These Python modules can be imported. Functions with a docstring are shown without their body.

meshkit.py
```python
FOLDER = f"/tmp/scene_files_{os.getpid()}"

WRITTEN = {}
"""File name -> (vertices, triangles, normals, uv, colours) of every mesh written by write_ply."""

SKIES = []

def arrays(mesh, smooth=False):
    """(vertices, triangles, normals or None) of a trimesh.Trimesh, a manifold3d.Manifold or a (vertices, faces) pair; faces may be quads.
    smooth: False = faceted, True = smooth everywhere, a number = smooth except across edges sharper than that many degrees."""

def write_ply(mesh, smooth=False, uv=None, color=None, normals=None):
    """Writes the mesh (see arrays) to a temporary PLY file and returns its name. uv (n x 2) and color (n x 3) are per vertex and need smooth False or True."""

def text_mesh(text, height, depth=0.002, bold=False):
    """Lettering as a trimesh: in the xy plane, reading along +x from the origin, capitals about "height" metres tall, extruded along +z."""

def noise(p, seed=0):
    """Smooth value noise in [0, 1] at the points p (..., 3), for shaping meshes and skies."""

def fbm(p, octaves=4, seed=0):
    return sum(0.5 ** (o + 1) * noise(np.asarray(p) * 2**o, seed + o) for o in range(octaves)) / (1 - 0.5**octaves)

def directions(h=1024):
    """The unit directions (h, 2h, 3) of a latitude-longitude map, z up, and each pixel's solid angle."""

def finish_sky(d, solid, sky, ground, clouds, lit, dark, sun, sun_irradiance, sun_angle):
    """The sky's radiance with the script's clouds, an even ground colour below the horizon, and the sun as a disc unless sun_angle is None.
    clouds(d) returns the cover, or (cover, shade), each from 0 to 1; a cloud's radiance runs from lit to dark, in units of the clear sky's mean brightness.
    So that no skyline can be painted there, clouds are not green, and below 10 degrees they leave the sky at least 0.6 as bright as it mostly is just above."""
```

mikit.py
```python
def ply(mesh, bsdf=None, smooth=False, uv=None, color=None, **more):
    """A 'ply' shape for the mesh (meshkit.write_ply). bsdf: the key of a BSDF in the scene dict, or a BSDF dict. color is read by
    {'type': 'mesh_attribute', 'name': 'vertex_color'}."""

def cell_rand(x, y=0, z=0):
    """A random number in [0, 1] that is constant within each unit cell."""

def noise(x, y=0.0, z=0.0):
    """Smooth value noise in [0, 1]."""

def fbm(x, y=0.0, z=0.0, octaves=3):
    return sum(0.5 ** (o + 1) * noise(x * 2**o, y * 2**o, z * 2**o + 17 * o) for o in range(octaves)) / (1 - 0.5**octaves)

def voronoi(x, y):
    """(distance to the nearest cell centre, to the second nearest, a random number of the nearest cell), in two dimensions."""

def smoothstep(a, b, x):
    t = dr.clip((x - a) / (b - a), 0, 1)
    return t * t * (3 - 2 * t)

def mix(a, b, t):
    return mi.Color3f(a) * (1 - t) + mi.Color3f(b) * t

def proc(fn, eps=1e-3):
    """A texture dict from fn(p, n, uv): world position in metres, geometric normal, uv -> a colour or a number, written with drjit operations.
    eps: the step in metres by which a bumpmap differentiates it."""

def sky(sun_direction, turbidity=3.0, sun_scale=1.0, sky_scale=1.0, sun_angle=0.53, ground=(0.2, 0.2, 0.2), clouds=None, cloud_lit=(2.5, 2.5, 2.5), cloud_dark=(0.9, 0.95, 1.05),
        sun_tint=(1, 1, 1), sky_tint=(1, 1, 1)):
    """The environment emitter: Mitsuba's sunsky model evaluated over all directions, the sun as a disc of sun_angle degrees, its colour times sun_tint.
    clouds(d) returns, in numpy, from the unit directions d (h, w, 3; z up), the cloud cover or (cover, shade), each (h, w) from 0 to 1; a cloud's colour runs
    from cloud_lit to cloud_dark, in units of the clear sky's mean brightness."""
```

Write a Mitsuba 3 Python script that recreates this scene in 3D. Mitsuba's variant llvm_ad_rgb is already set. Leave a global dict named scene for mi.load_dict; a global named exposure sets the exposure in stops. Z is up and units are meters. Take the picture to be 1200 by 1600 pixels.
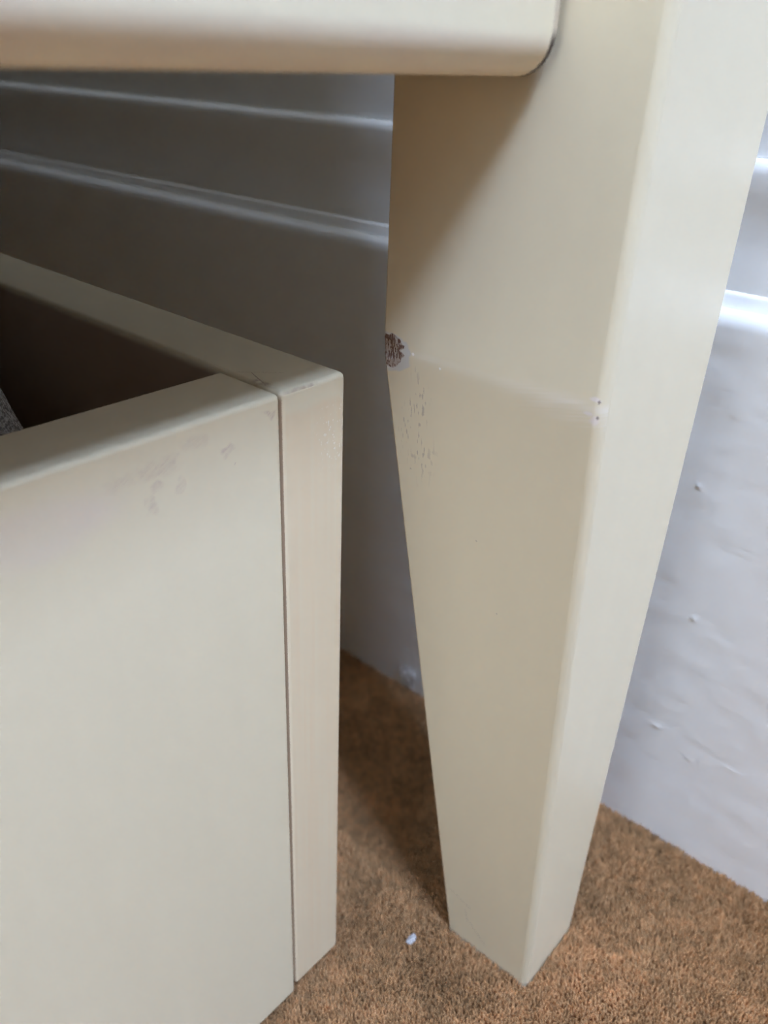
import math
import numpy as np, trimesh, manifold3d, mitsuba as mi, drjit as dr
import mikit, meshkit
from mikit import noise, fbm, smoothstep, mix

T = mi.ScalarTransform4f
scene, labels = {}, {}

# ------------------------------------------------------------------ camera, light, exposure
FWD = np.array([-0.55560684, 0.6757304, -0.48444759])
UP = np.array([-0.33987272, 0.34717163, 0.87404714])
EYE = np.array([0.0, 0.0, 0.29])
scene['camera'] = {
    'type': 'thinlens', 'fov_axis': 'x', 'fov': math.degrees(2 * math.atan(600 / 1291.308)),
    'to_world': T().look_at(origin=EYE.tolist(), target=(EYE + FWD).tolist(), up=UP.tolist()),
    'aperture_radius': 0.00095, 'focus_distance': 0.205, 'near_clip': 0.01, 'far_clip': 100.0}
exposure = 0.05
ADDED_WINDOW_RIGHT = (91.0, 117.0, 166.0)    # glowing pane added out of view in the right wall, for side light
ADDED_WINDOW_FRONT = (6.3, 7.1, 8.2)     # weaker pane added behind the camera, for light from the front

# ------------------------------------------------------------------ helpers
def obj(key, mesh, m, smooth=False, label=None, category=None, group=None, kind=None, **kw):
    base, n = key, 0
    while key in scene:
        n += 1
        key = f'{base}_{n:03d}'
    scene[key] = mikit.ply(mesh, m, smooth=smooth, **kw)
    d = {k: v for k, v in dict(label=label, category=category, group=group, kind=kind).items() if v}
    if d:
        labels[key] = d
    return key


def thing(key, label, category, group=None):
    labels[key] = {'label': label, 'category': category}
    if group:
        labels[key]['group'] = group
    return key


def rrect(x0, x1, y0, y1, r, n=7):
    """Counter-clockwise rectangle with its own radius at each corner: (x0,y0), (x1,y0), (x1,y1), (x0,y1)."""
    r = [r] * 4 if np.isscalar(r) else r
    out = []
    for (cx, cy, a0), q in zip(((x0 + r[0], y0 + r[0], 180), (x1 - r[1], y0 + r[1], 270), (x1 - r[2], y1 - r[2], 0), (x0 + r[3], y1 - r[3], 90)), r):
        for a in np.radians(np.linspace(a0, a0 + 90, n)):
            out.append((cx + q * math.cos(a), cy + q * math.sin(a)))
    return np.array(out)


def loft(sections):
    """Closed solid through sections [(polygon n x 2, z)] of equal counts."""
    n = len(sections[0][0])
    v = np.vstack([np.column_stack([p, np.full(n, z)]) for p, z in sections])
    f = []
    for k in range(len(sections) - 1):
        a = k * n + np.arange(n)
        b = k * n + (np.arange(n) + 1) % n
        f += [np.column_stack([a, b, b + n]), np.column_stack([a, b + n, a + n])]
    c0, c1 = len(v), len(v) + 1
    v = np.vstack([v, np.append(sections[0][0].mean(0), sections[0][1]), np.append(sections[-1][0].mean(0), sections[-1][1])])
    i = np.arange(n)
    j = (i + 1) % n
    t = (len(sections) - 1) * n
    f += [np.column_stack([j, i, np.full(n, c0)]), np.column_stack([t + i, t + j, np.full(n, c1)])]
    return trimesh.Trimesh(v, np.vstack(f), process=False)


def panel(x0, x1, y0, y1, z0, z1, r, n=5):
    """A board with all its edges rounded by r."""
    s = []
    for a in np.radians(np.linspace(0, 90, n)):
        q = r * (1 - math.sin(a))
        s.append((rrect(x0 + q, x1 - q, y0 + q, y1 - q, max(r - q, 1e-5)), z0 + r * (1 - math.cos(a))))
    s += [(p, z1 + z0 - z) for p, z in s[::-1]]
    return loft(s)


def box(x0, x1, y0, y1, z0, z1):
    m = trimesh.creation.box([x1 - x0, y1 - y0, z1 - z0])
    m.apply_translation([(x0 + x1) / 2, (y0 + y1) / 2, (z0 + z1) / 2])
    return m


def solid(m):
    m = trimesh.Trimesh(m.vertices, m.faces, process=True)
    return manifold3d.Manifold(manifold3d.Mesh(np.asarray(m.vertices, np.float32), np.asarray(m.faces, np.uint32)))


def extrude_x(profile, x0, x1, steps=1):
    """A closed (y, z) outline, counter-clockwise seen from +x, swept along x."""
    m = loft([(np.asarray(profile), x) for x in np.linspace(x0, x1, steps + 1)])
    v = m.vertices
    return trimesh.Trimesh(np.column_stack([v[:, 2], v[:, 0], v[:, 1]]), m.faces, process=False)


def extrude_y(profile, y0, y1, r=0.0015):
    """A closed (x, z) outline swept along y, its two end edges eased by r."""
    pr = np.asarray(profile)[::-1]
    c = pr.mean(0)
    def inset(q):
        d = pr - c
        return c + np.sign(d) * np.maximum(np.abs(d) - q, 0)
    secs = [(inset(r), y0), (inset(r * .3), y0 + r * .3), (pr, y0 + r), (pr, y1 - r), (inset(r * .3), y1 - r * .3), (inset(r), y1)]
    m = loft(secs)
    v = m.vertices
    return trimesh.Trimesh(np.column_stack([v[:, 0], v[:, 2], v[:, 1]]), m.faces, process=False)


def blob(x, z, cx, cz, rx, rz):
    """1 inside a soft spot, 0 outside."""
    d = dr.sqrt(dr.square((x - cx) / rx) + dr.square((z - cz) / rz))
    return 1 - smoothstep(0.35, 1.0, d)


def segment(x, z, x0, z0, x1, z1, w):
    dx, dz = x1 - x0, z1 - z0
    t = dr.clip(((x - x0) * dx + (z - z0) * dz) / (dx * dx + dz * dz), 0, 1)
    d = dr.sqrt(dr.square(x - x0 - t * dx) + dr.square(z - z0 - t * dz))
    return 1 - smoothstep(0.4 * w, w, d)


# ------------------------------------------------------------------ materials
CREAM = (0.675, 0.606, 0.443)


def brushed(p):
    return 0.985 + 0.03 * fbm(p.x * 160, p.y * 160, p.z * 18, 2)


def cream_fn(p, n, uv):
    return mi.Color3f(CREAM) * brushed(p)


def leg_fn(p, n, uv):
    c = mi.Color3f(CREAM) * brushed(p)
    x, z = p.x, p.z
    front = dr.select((n.y < -0.3) | (p.x < -0.1225), 1.0, 0.0)
    w = (noise(x * 900, z * 900) - 0.5) * 0.0011 + (noise(x * 260, z * 260, 3.0) - 0.5) * 0.0014
    # faint filler line at the start of the taper, and scuffs beside it on the right
    line = smoothstep(0.0018, 0.0, dr.abs(z - 0.2276 - 0.0006 * (noise(x * 60, 4.0) - 0.5))) * (0.25 + 0.5 * noise(x * 130, z * 800))
    c = mix(c, (0.80, 0.77, 0.69), line * front * 0.30)
    scuff = smoothstep(-0.098, -0.074, x) * smoothstep(0.0046, 0.001, dr.abs(z - 0.2262)) * noise((x + z * 0.8) * 120, (z - 0.25 * x) * 2600)
    c = mix(c, (0.80, 0.76, 0.70), scuff * front * 0.38)
    # open grain under the chip
    band = blob(x, z, -0.1155, 0.2085, 0.0075, 0.020)
    grain = smoothstep(0.70, 0.90, noise(x * 2300, z * 620, 1.0) + 0.25 * (noise(x * 700, z * 60, 5.0) - 0.5)) * smoothstep(0.35, 0.65, noise(x * 420, z * 120, 3.0)) * band
    c = mix(c, (0.36, 0.32, 0.26), grain * front * 0.65)
    # two fine cracks and a small dent near the foot
    k = dr.maximum(segment(x, z, -0.1025, 0.0245, -0.0935, 0.0215, 0.0003), segment(x, z, -0.0935, 0.0128, -0.0862, 0.0052, 0.00028))
    k = dr.maximum(k, segment(x, z, -0.0955, 0.0185, -0.0945, 0.0125, 0.0004) * 0.6)
    c = mix(c, (0.42, 0.39, 0.32), k * front * 0.5)
    # pits
    for px, pz in ((-0.0967, 0.1823), (-0.0894, 0.1620), (-0.1180, 0.1960)):
        c = mix(c, (0.40, 0.36, 0.28), blob(x, z, px, pz, 0.0004, 0.0004) * front * 0.6)
    # the chip on the corner: white primer around bare wood
    d = dr.sqrt(dr.square((x + 0.1262) / 0.0090) + dr.square((z - 0.2268) / 0.0051)) + w / 0.0100
    primer = 1 - smoothstep(0.93, 1.0, d)
    c = mix(c, (0.57, 0.565, 0.52), primer * front)
    d2 = dr.sqrt(dr.square((x + 0.1268) / 0.0074) + dr.square((z - 0.2274) / 0.0046)) + w / 0.0042
    wood = (1 - smoothstep(0.90, 0.98, d2)) * smoothstep(-0.1192, -0.1196, x + (noise(z * 3000, 8.0) - .5) * 0.0012)
    streak = 0.55 * noise(x * 5200, z * 800, 2.0) + 0.45 * noise(x * 2100, z * 1700, 6.0)
    rim = dr.maximum(smoothstep(0.2284, 0.2300, z), smoothstep(-0.1222, -0.1200, x) * smoothstep(0.2262, 0.2275, z))
    wc = mix((0.135, 0.078, 0.058), (0.40, 0.345, 0.305), smoothstep(0.30, 0.62, streak - 0.20 * rim))
    c = mix(c, wc, wood * front)
    # specks of paint and two small chips by the right edge
    for px, pz, q in ((-0.1168, 0.2278, 0.00055), (-0.1087, 0.2262, 0.00042)):
        c = mix(c, (0.86, 0.85, 0.80), blob(x, z, px, pz, q, q) * front)
    c1 = dr.maximum(blob(x, z + w * .5, -0.0690, 0.2297, 0.0017, 0.0008), blob(x + w * .5, z, -0.0689, 0.2251, 0.0013, 0.0016))
    c1 = dr.maximum(c1, blob(x, z, -0.0700, 0.2263, 0.0016, 0.0006))
    c = mix(c, (0.74, 0.68, 0.64), c1 * front * 0.85)
    c2 = dr.maximum(blob(x, z, -0.0681, 0.2293, 0.0004, 0.0006), blob(x, z, -0.0680, 0.2258, 0.00035, 0.0006))
    c = mix(c, (0.22, 0.18, 0.16), c2 * front * 0.9)
    return c


def front_panel_fn(p, n, uv):
    c = mi.Color3f(CREAM) * brushed(p)
    s, z = p.y - 0.1375, p.z
    face = dr.select(n.x > 0.3, 1.0, 0.0)
    rub = 0.25 + 0.75 * noise((s * 0.6 - z) * 2600, (s + z * .6) * 420) * (0.6 + 0.8 * noise(s * 2400, z * 2400, 3.0))
    def scuff(a, b, ra, rb, k):
        return blob(s + (noise(s * 700, z * 700) - .5) * .002, z + (noise(s * 600, z * 600, 9.0) - .5) * .002, a, b, ra, rb) * k * rub
    k = scuff(-0.0242, 0.2200, 0.0022, 0.0013, 0.75)
    for q in ((-0.0360, 0.2150, 0.0026, 0.0019, 0.75), (-0.0345, 0.2115, 0.0006, 0.0006, 0.6), (-0.0555, 0.2098, 0.0020, 0.0030, 0.60), (-0.0540, 0.2132, 0.0022, 0.0016, 0.55), (-0.0482, 0.2112, 0.0011, 0.0022, 0.40),
              (-0.0530, 0.2168, 0.0070, 0.0028, 0.45), (-0.0440, 0.2195, 0.0050, 0.0018, 0.30), (-0.0620, 0.2165, 0.0050, 0.0020, 0.28)):
        k = dr.maximum(k, scuff(*q))
    c = mix(c, (0.50, 0.40, 0.32), k * face)
    haze = blob(s, z, -0.080, 0.2120, 0.024, 0.0085) * noise(s * 90, z * 160, 2.0)
    return mix(c, (0.66, 0.57, 0.49), haze * face * 0.75)


def end_grain_fn(p, n, uv):
    s, z = p.y - 0.1375, p.z
    c = mi.Color3f(CREAM) * brushed(p)
    end = dr.select(n.x > 0.5, 1.0, 0.0)
    streak = 0.55 + 0.45 * noise(s * 900, z * 26)
    fade = smoothstep(0.2202, 0.2175, z + 0.001 * noise(s * 300, 1.0)) * smoothstep(-0.0205, -0.0190, s)
    c = mix(c, (0.675, 0.553, 0.382), end * fade * streak)
    pits = smoothstep(0.80, 0.86, noise(s * 2600, z * 1300)) * smoothstep(-0.012, -0.004, s) * smoothstep(0.198, 0.206, z) * smoothstep(0.219, 0.214, z)
    c = mix(c, (0.80, 0.77, 0.70), end * pits * 0.6)
    # hairline cracks and a brown stain where the two boards meet on top
    top = dr.select(n.z > 0.5, 1.0, 0.0)
    x = p.x
    k = dr.maximum(segment(x, s, -0.1440, -0.0188, -0.1360, -0.0110, 0.00016) * .5, segment(x, s, -0.1410, -0.0165, -0.1330, -0.0195, 0.0002))
    stain = blob(x, s, -0.1345, -0.0195, 0.0060, 0.0018) * noise(x * 900, s * 1800)
    stain = dr.maximum(stain, blob(x, s, -0.1268, -0.0150, 0.0010, 0.0075) * noise(x * 900, s * 1200, 4.0))
    c = mix(c, (0.30, 0.21, 0.15), top * dr.maximum(k, stain) * 0.75)
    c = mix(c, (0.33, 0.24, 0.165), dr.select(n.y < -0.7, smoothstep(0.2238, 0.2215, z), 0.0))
    nick = dr.maximum(blob(p.z, p.x, 0.2135, -0.1270, 0.0007, 0.0016), blob(p.z, p.x, 0.2098, -0.1270, 0.0005, 0.0014))
    return mix(c, (0.22, 0.17, 0.12), nick * smoothstep(-0.0012, -0.0004, s) * 0.8)


def painted(fn, rough, spec=0.5, bump=None, height=1.0):
    b = {'type': 'principled', 'base_color': mikit.proc(fn) if callable(fn) else {'type': 'rgb', 'value': list(fn)}, 'roughness': rough, 'specular': spec}
    if bump:
        b = {'type': 'bumpmap', 'arbitrary': mikit.proc(bump, eps=3e-4), 'scale': height, 'bsdf': b}
    return {'type': 'twosided', 'bsdf': b}


def skirting_bump(p, n, uv):
    brush = noise(p.x * 35, p.z * 700) * 0.00004
    lumps = fbm(p.x * 60, p.z * 120, 0.0, 2) * 0.00042
    dents = 0.0
    for cx, cz, rx, rz, h in ((-0.0735, 0.0545, 0.0035, 0.0016, 0.00032), (-0.058, 0.0470, 0.003, 0.0014, 0.0002), (-0.080, 0.1620, 0.0016, 0.0016, 0.0004), (-0.042, 0.052, 0.006, 0.0012, 0.00018), (-0.070, 0.110, 0.0016, 0.002, 0.0004)):
        dents = dents + h * dr.exp(-2.5 * (dr.square((p.x - cx) / rx) + dr.square((p.z - cz) / rz)))
    return brush + lumps + dents


def rail_fn(p, n, uv):
    c = mi.Color3f(CREAM) * brushed(p)
    # rubbed, slightly pink lower edge, and a bare tan end, painted dark below as the shaded gap at the leg
    low = smoothstep(0.2950, 0.2920, p.z) * (0.35 + 0.65 * fbm(p.y * 130, p.z * 420, 2.0, 2))
    c = mix(c, (0.60, 0.49, 0.41), low * 0.55)
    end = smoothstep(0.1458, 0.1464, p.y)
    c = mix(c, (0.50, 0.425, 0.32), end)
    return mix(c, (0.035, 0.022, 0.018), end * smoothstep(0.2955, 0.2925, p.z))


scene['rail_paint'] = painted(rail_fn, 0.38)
scene['cream_paint'] = painted(cream_fn, 0.38)
scene['leg_paint'] = painted(leg_fn, 0.36)
scene['front_panel_paint'] = painted(front_panel_fn, 0.42)
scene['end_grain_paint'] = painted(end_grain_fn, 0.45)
scene['skirting_paint'] = painted((0.82, 0.805, 0.775), 0.27, 0.6, skirting_bump)
scene['wall_paint'] = painted((0.40, 0.39, 0.37), 0.8, 0.3)
scene['far_wall_paint'] = painted((0.27, 0.215, 0.155), 0.8, 0.3)
scene['ceiling_paint'] = painted((0.54, 0.51, 0.46), 0.9, 0.2)
scene['white_gloss'] = painted((0.80, 0.80, 0.79), 0.35)
scene['carpet_back'] = {'type': 'twosided', 'bsdf': {'type': 'diffuse', 'reflectance': {'type': 'rgb', 'value': [0.42, 0.225, 0.10]}}}
scene['carpet_fibre'] = {'type': 'twosided', 'bsdf': {'type': 'diffuse', 'reflectance': {'type': 'mesh_attribute', 'name': 'vertex_color'}}}


def cloth_fn(p, n, uv):
    t = fbm(p.y * 260, (p.z - 0.45 * p.y) * 1500, p.x * 900, 3)
    return mix((0.26, 0.26, 0.265), (0.80, 0.80, 0.81), smoothstep(0.3, 0.75, t))


def wood_fn(p, n, uv):
    return mix((0.13, 0.080, 0.048), (0.20, 0.130, 0.080), fbm(p.x * 12, p.y * 220, p.z * 220, 3))


scene['raw_wood'] = painted(wood_fn, 0.7, 0.2)
scene['heather_cloth'] = painted(cloth_fn, 0.9, 0.1)
scene['dust_white'] = painted((0.42, 0.41, 0.42), 0.8, 0.1)
scene['web_white'] = painted((0.85, 0.85, 0.86), 0.7, 0.2)

# ------------------------------------------------------------------ the room
X0, X1, Y0, Y1, H = -1.24, 0.74, -2.6, 0.288, 2.6
obj('floor', box(X0 - .1, X1 + .1, Y0 - .1, Y1 + .1, -0.06, -0.004), 'carpet_back', kind='structure', label='tan brown carpeted floor')
obj('ceiling', box(X0 - .1, X1 + .1, Y0 - .1, Y1 + .1, H, H + .08), 'ceiling_paint', kind='structure')
obj('wall_back', box(X0 - .1, X1 + .1, Y1, Y1 + .1, -0.004, H), 'wall_paint', kind='structure', label='grey white wall above the moulded skirting board')
obj('wall_left', box(X0 - .1, X0, Y0, Y1, -0.004, H), 'wall_paint', kind='structure')


def window_wall(name, horizontal, at, lo, hi, a, b, z0, z1, win, radiance):
    """A wall with an opening from a to b; horizontal: the wall runs along x."""
    def bx(p, q, u, v, inset=0.0, thick=0.1):
        d0, d1 = (at - thick - inset, at - inset) if horizontal else (at + inset, at + inset + thick)
        return box(p, q, d0, d1, u, v) if horizontal else box(d0, d1, p, q, u, v)
    parts = [bx(lo, a, -0.004, H), bx(b, hi, -0.004, H), bx(a, b, -0.004, z0), bx(a, b, z1, H)]
    obj(name, trimesh.util.concatenate(parts), 'far_wall_paint' if horizontal else 'wall_paint', kind='structure')
    fr = [bx(a, a + .05, z0, z1, .02, .05), bx(b - .05, b, z0, z1, .02, .05), bx(a + .05, b - .05, z0, z0 + .05, .02, .05), bx(a + .05, b - .05, z1 - .05, z1, .02, .05),
          bx((a + b) / 2 - .02, (a + b) / 2 + .02, z0 + .05, z1 - .05, .02, .05)]
    labels[win] = {'kind': 'structure'}
    obj(win + '__frame', trimesh.util.concatenate(fr), 'white_gloss')
    c, w, h = (a + b) / 2, (b - a) / 2, (z1 - z0) / 2
    # added light source, out of view: a flat pane that glows into the room
    v = [(s * w, t * h) for s, t in ((-1, -1), (1, -1), (1, 1), (-1, 1))]
    if horizontal:
        verts = [(c + s, at - .06, z0 + h + t) for s, t in v]
        f = [[0, 2, 1], [0, 3, 2]]
    else:
        verts = [(at + .06, c + s, z0 + h + t) for s, t in v]
        f = [[0, 2, 1], [0, 3, 2]]
    m = trimesh.Trimesh(verts, f, process=False)
    want = np.array([0, 1.0, 0]) if horizontal else np.array([-1.0, 0, 0])
    if m.face_normals[0] @ want < 0:
        m.invert()
    obj(win + '__pane', m, 'white_gloss', emitter={'type': 'area', 'radiance': {'type': 'rgb', 'value': list(radiance)}})


window_wall('wall_right', False, X1, Y0, Y1, -0.52, -0.04, 1.48, 2.54, 'added_window_1', ADDED_WINDOW_RIGHT)
window_wall('wall_front', True, Y0, X0 - .1, X1 + .1, 0.0, 0.69, 0.75, 2.15, 'added_window_2', ADDED_WINDOW_FRONT)


def arc(cy, cz, r, a0, a1, n=7):
    return [(cy + r * math.cos(a), cz + r * math.sin(a)) for a in np.radians(np.linspace(a0, a1, n))]


# skirting board: tall flat face, a rounded step, a thin fillet, a shallow cove and a rounded top bead
F = 0.2695
prof = [(0.2885, -0.004), (0.2885, 0.330), (0.2865, 0.330), (0.2852, 0.315), (0.2846, 0.290), (0.2842, 0.2690)]   # upper cove
prof += [(0.2838, 0.2668)] + arc(0.2828, 0.2622, 0.0042, 70, 180)  # upper ridge
prof += [(0.2787, 0.2575), (0.2800, 0.2480), (0.2800, 0.2390), (0.2793, 0.2310)]
prof += arc(0.2795, 0.2252, 0.0018, 90, 180, 5)                   # thin fillet
prof += [(0.2768, 0.2232)] + arc(0.2745, 0.2175, 0.0050, 70, 180, 8)   # rounded step
prof += [(F, 0.2150), (F, -0.004)]
obj('baseboard_back', extrude_x(prof, X0, X1), 'skirting_paint', smooth=32, kind='structure', label='tall white gloss skirting board with two moulded ridges')

# ------------------------------------------------------------------ the bed frame
bed = thing('bed_frame', 'cream painted bed frame, a rounded side rail on a wide tapered leg with chipped paint', 'bed frame')
TOP = 0.82


def leg_section(z):
    k = min(z / 0.2271, 1.0) if z >= 0 else 0.0
    if z > 0.2271:
        k = 1.0
    x0 = -0.1028 + k * (-0.1262 + 0.1028)
    y0 = 0.1744 + k * (0.1504 - 0.1744)
    x1 = -0.0683 + k * (-0.0665 + 0.0683)
    y1 = 0.2068 + k * 0.0010
    return rrect(x0, x1, y0, y1, [0.0008, 0.0026, 0.0010, 0.0010], n=7)


zs = [-0.0035, 0.0] + list(np.linspace(0.01, 0.22, 12)) + [0.2250, 0.2271, 0.2292, 0.24, 0.30, 0.5, TOP - 0.002]
secs = [(leg_section(z), z) for z in zs]
q = leg_section(TOP)
secs.append((q.mean(0) + (q - q.mean(0)) * 0.96, TOP))
# ease the start of the taper
a, b, c = zs.index(0.2250), zs.index(0.2271), zs.index(0.2292)
secs[b] = (0.25 * (secs[a][0] + secs[c][0]) + 0.5 * secs[b][0], zs[b])
leg = solid(loft(secs))


def ellipsoid(c, r):
    m = trimesh.creation.icosphere(3, 1.0)
    v = m.vertices * np.array(r) * (1 + 0.10 * (meshkit.noise(m.vertices * 4 + 3)[:, None] - .5)) + np.array(c)
    return solid(trimesh.Trimesh(v, m.faces, process=False))


# the chip on the left corner and two nicks by the right edge are taken out of the wood
leg = leg - ellipsoid((-0.1276, 0.1497, 0.2270), (0.0080, 0.0014, 0.0042)) - ellipsoid((-0.0681, 0.1499, 0.2293), (0.0006, 0.0007, 0.0006)) - ellipsoid((-0.0680, 0.1501, 0.2258), (0.0005, 0.0007, 0.0007))
obj(bed + '__leg', leg, 'leg_paint', smooth=28, label='wide tapered leg with chipped paint')

# side rail, rounded below
RX1, RX0, RZ0, RZ1, YF = -0.0866, -0.1255, 0.2873, 0.43, -1.80
rail_outline = rrect(RX0, RX1, RZ0, RZ1, [0.0062, 0.0068, 0.004, 0.004], n=10)
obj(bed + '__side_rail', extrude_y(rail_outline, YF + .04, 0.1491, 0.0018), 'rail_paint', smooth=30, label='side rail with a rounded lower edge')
BX = -1.10      # the far side of the bed
obj(bed + '__side_rail', extrude_y(rrect(BX - .0866 - .02, BX - .0666, RZ0, RZ1, .006, n=6), YF + .04, 0.1494, 0.0012), 'cream_paint', smooth=30)
obj(bed + '__leg', panel(BX - .126, BX - .0665, 0.1504, 0.2078, 0.0, TOP, 0.001), 'cream_paint', smooth=30)
for lx in (-0.126, BX - .126):
    obj(bed + '__leg', panel(lx, lx + .0595, YF - .02, YF + .038, 0.0, 0.55, 0.001), 'cream_paint', smooth=30)
obj(bed + '__headboard', panel(BX - .0668, -0.1258, 0.163, 0.200, 0.305, 0.78, 0.003), 'cream_paint', smooth=30)
obj(bed + '__footboard', panel(BX - .0668, -0.1258, YF - .008, YF + .022, 0.30, 0.53, 0.003), 'cream_paint', smooth=30)
obj(bed + '__base_panel', panel(BX - .066, RX0 + .0002, YF + .05, 0.148, 0.335, 0.353, 0.001), 'raw_wood', smooth=30)

# ------------------------------------------------------------------ the open drawer under the rail
th = 1.5505230862
O = np.array([-0.12646, 0.13752, 0.0])
DM = np.eye(4)
DM[:3, 0] = [math.cos(th), math.sin(th), 0]
DM[:3, 1] = [-math.sin(th), math.cos(th), 0]
DM[:3, 3] = O


def dr_panel(*a, **k):
    m = panel(*a, **k)
    m.apply_transform(DM)
    return m


drawer = thing('under_bed_drawer', 'cream painted open box drawer with scuffed front, on the carpet beside the bed leg', 'drawer')
W, D, ZT, t = 1.50, 0.64, 0.2239, 0.0205
obj(drawer + '__front_panel', dr_panel(-W, -t - 0.0003, 0.0, t, 0.0032, ZT, 0.0013), 'front_panel_paint', smooth=30, label='scuffed front board')
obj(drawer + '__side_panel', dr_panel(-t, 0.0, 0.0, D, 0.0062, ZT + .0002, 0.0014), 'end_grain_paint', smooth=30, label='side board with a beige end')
obj(drawer + '__side_panel', dr_panel(-W - t, -W - .0003, 0.0, D, 0.0062, ZT, 0.0014), 'cream_paint', smooth=30)
obj(drawer + '__back_panel', dr_panel(-W + .0003, -t - 0.0003, D - t, D, 0.0062, ZT, 0.0013), 'raw_wood', smooth=30)
obj(drawer + '__bottom_panel', dr_panel(-W + .0001, -t - 0.0001, t + .0001, D - t - .0001, 0.012, 0.020, 0.001), 'raw_wood', smooth=30)
for s, d in ((-0.05, 0.05), (-W + .05, 0.05), (-0.05, D - .05), (-W + .05, D - .05)):
    m = trimesh.creation.cylinder(0.012, 0.016, sections=24)
    m.apply_translation([s, d, 0.0041])
    m.apply_transform(DM)
    obj(drawer + '__glide', m, 'white_gloss')

# rolled grey blanket inside, its rounded end near the front board
u, v = np.meshgrid(np.linspace(0, 2 * np.pi, 97)[:-1], np.linspace(0, 1, 90), indexing='ij')
L = 0.30
yy = v * L
end = np.minimum(v, 1 - v) * L
prof_r = 0.080 * np.clip(1 - np.clip(1 - end / 0.030, 0, 1) ** 2.2, 0, 1) ** 0.5
rib = 1 + 0.010 * np.sin(u * 17 + 3 * np.sin(v * 9)) + 0.03 * (meshkit.fbm(np.stack([np.cos(u) * 3, np.sin(u) * 3, v * 6], -1), 3) - .5)
P = np.stack([np.cos(u) * prof_r * rib, 0.1100 - yy, np.sin(u) * prof_r * rib * 1.30], -1)
n, k = u.shape
ii, jj = np.meshgrid(np.arange(n), np.arange(k - 1), indexing='ij')
a = ii * k + jj
b = ((ii + 1) % n) * k + jj
f = np.vstack([np.stack([a, b, b + 1], -1).reshape(-1, 3), np.stack([a, b + 1, a + 1], -1).reshape(-1, 3)])
roll = trimesh.Trimesh(P.reshape(-1, 3) + [-0.2500, 0.0, 0.1275], f[:, ::-1], process=False)
obj('rolled_blanket', roll, 'heather_cloth', smooth=True, label='rolled heathered grey blanket lying inside the open drawer', category='blanket')

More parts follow.
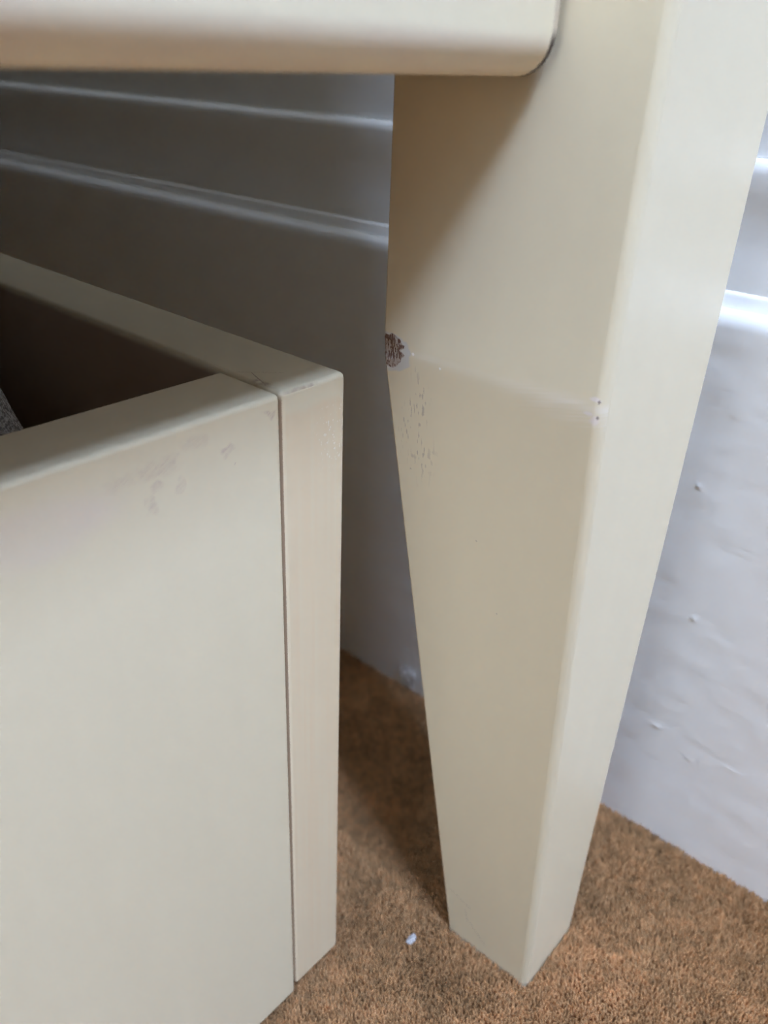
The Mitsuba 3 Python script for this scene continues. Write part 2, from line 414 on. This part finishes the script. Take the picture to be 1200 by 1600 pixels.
# ------------------------------------------------------------------ carpet pile, dust
rng = np.random.default_rng(7)
sp = 0.00078
gx, gy = np.meshgrid(np.arange(-0.36, 0.10, sp), np.arange(-0.02, 0.2695, sp))
pts = np.column_stack([gx.ravel(), gy.ravel()]) + rng.uniform(-.5, .5, (gx.size, 2)) * sp
x, y = pts.T
keep = ~((x < -0.134) & (y < 0.128)) & ~((x > -0.1015) & (x < -0.0695) & (y > 0.176) & (y < 0.2055)) & (y < 0.2690)
pts = pts[keep]
N = len(pts)
ht = 0.0040 + 0.0008 * (meshkit.noise(np.column_stack([pts * 260, np.zeros(N)])) - .5) + rng.normal(0, .0002, N)
lean = np.column_stack([meshkit.noise(np.column_stack([pts * 70, np.full(N, s)])) - .5 for s in (1.5, 7.5)]) * 0.0011 + rng.normal(0, .00030, (N, 2))
near = (x[keep] < -0.120) & (y[keep] < 0.142)
in_leg = (x[keep] > -0.107) & (x[keep] < -0.064) & (y[keep] > 0.170) & (y[keep] < 0.211)
lean[near | in_leg] *= 0.15
ht[near & (x[keep] < -0.1262) & (y[keep] < 0.1375)] = 0.0030
in_foot = (x[keep] > -0.1032) & (x[keep] < -0.0678) & (y[keep] > 0.1740) & (y[keep] < 0.2072)
rot = rng.uniform(0, 2 * np.pi, N)
rad = 0.00043 * rng.uniform(.8, 1.25, N)
rings = []
for frac, rr, up in ((0, 1.0, 0), (0.55, 1.15, 0.7), (1.0, 0.55, 1.0)):
    for k in range(3):
        ang = rot + 2 * np.pi * k / 3 + up
        rings.append(np.column_stack([pts + lean * frac + (rad * rr)[:, None] * np.column_stack([np.cos(ang), np.sin(ang)]), -0.004 + ht * up]))
V = np.stack(rings, 1)[~in_foot]
pk = pts[~in_foot]
M = len(V)
tri = []
for r in (0, 1):
    for k in range(3):
        a0, a1 = 3 * r + k, 3 * r + (k + 1) % 3
        tri += [[a0, a1, a1 + 3], [a0, a1 + 3, a0 + 3]]
tri.append([6, 7, 8])
Fc = (np.arange(M)[:, None, None] * 9 + np.array(tri)[None]).reshape(-1, 3)
tone = 0.80 + 0.5 * (meshkit.fbm(np.column_stack([pk * 45, np.zeros(M)]), 3) - .5) + 0.26 * (rng.random(M) - .5) + 0.36 * (meshkit.noise(np.column_stack([pk * 420, np.ones(M)])) - .5)
warm = rng.random(M)[:, None]
col = np.clip(tone, .3, 1.6)[:, None] * (np.array([0.63, 0.350, 0.165]) * (1 - warm) + np.array([0.58, 0.350, 0.182]) * warm)
obj('floor__carpet_pile', (V.reshape(-1, 3), Fc), 'carpet_fibre', color=np.repeat(col, 9, 0), kind='stuff', label='short tan brown carpet pile')

# a scrap of white lint on the carpet between the drawer and the leg
m = trimesh.creation.icosphere(3, 1.0)
v = m.vertices * np.array([0.0026, 0.0014, 0.0008]) * (1 - 0.55 * (m.vertices[:, :1] > 0) * m.vertices[:, :1])
v *= 1 + 0.9 * (meshkit.fbm(m.vertices * 2.2 + 5, 3)[:, None] - .5)
v[:, 2] += 0.0008 * np.sin(v[:, 0] * 900)
m = trimesh.Trimesh(v, m.faces, process=False)
m.apply_transform(trimesh.transformations.rotation_matrix(math.radians(75), [0, 0, 1]))
m.apply_translation([-0.1096, 0.1607, 0.0010])
obj('lint_scrap', m, 'dust_white', smooth=True, label='tiny white scrap of lint on the brown carpet left of the leg', category='lint')

# wisps of cobweb where the skirting meets the carpet, behind the leg
def tube(points, r, sides=5):
    p = np.asarray(points, float)
    tg = np.gradient(p, axis=0)
    tg /= np.linalg.norm(tg, axis=1, keepdims=True) + 1e-12
    a = np.cross(tg, [0.31, 0.82, 0.48])
    a /= np.linalg.norm(a, axis=1, keepdims=True)
    b = np.cross(tg, a)
    g = np.arange(sides) * 2 * np.pi / sides
    vv = p[:, None] + r * (np.cos(g)[None, :, None] * a[:, None] + np.sin(g)[None, :, None] * b[:, None])
    i, j = np.meshgrid(np.arange(len(p) - 1), np.arange(sides), indexing='ij')
    i, j = i.ravel(), j.ravel()
    q0, q1 = i * sides + j, i * sides + (j + 1) % sides
    return trimesh.Trimesh(vv.reshape(-1, 3), np.vstack([np.column_stack([q0, q1, q1 + sides]), np.column_stack([q0, q1 + sides, q0 + sides])]), process=False)


wisps = []
for k in range(9):
    s = rng.normal(0, 1, 3)
    w = np.linspace(0, 1, 14)
    wisps.append(tube(np.column_stack([-0.1985 + 0.0035 * s[0] + 0.004 * np.sin(w * 4 + s[1]) * w, 0.2683 - 0.002 * np.abs(np.sin(w * 3 + s[2])) * w, 0.001 + w * (0.010 + 0.006 * abs(s[2])) ]), 0.00024))
obj('cobweb_wisp', trimesh.util.concatenate(wisps), 'web_white', smooth=True, label='thin white cobweb wisps on the skirting just above the carpet, behind the leg', category='cobweb')
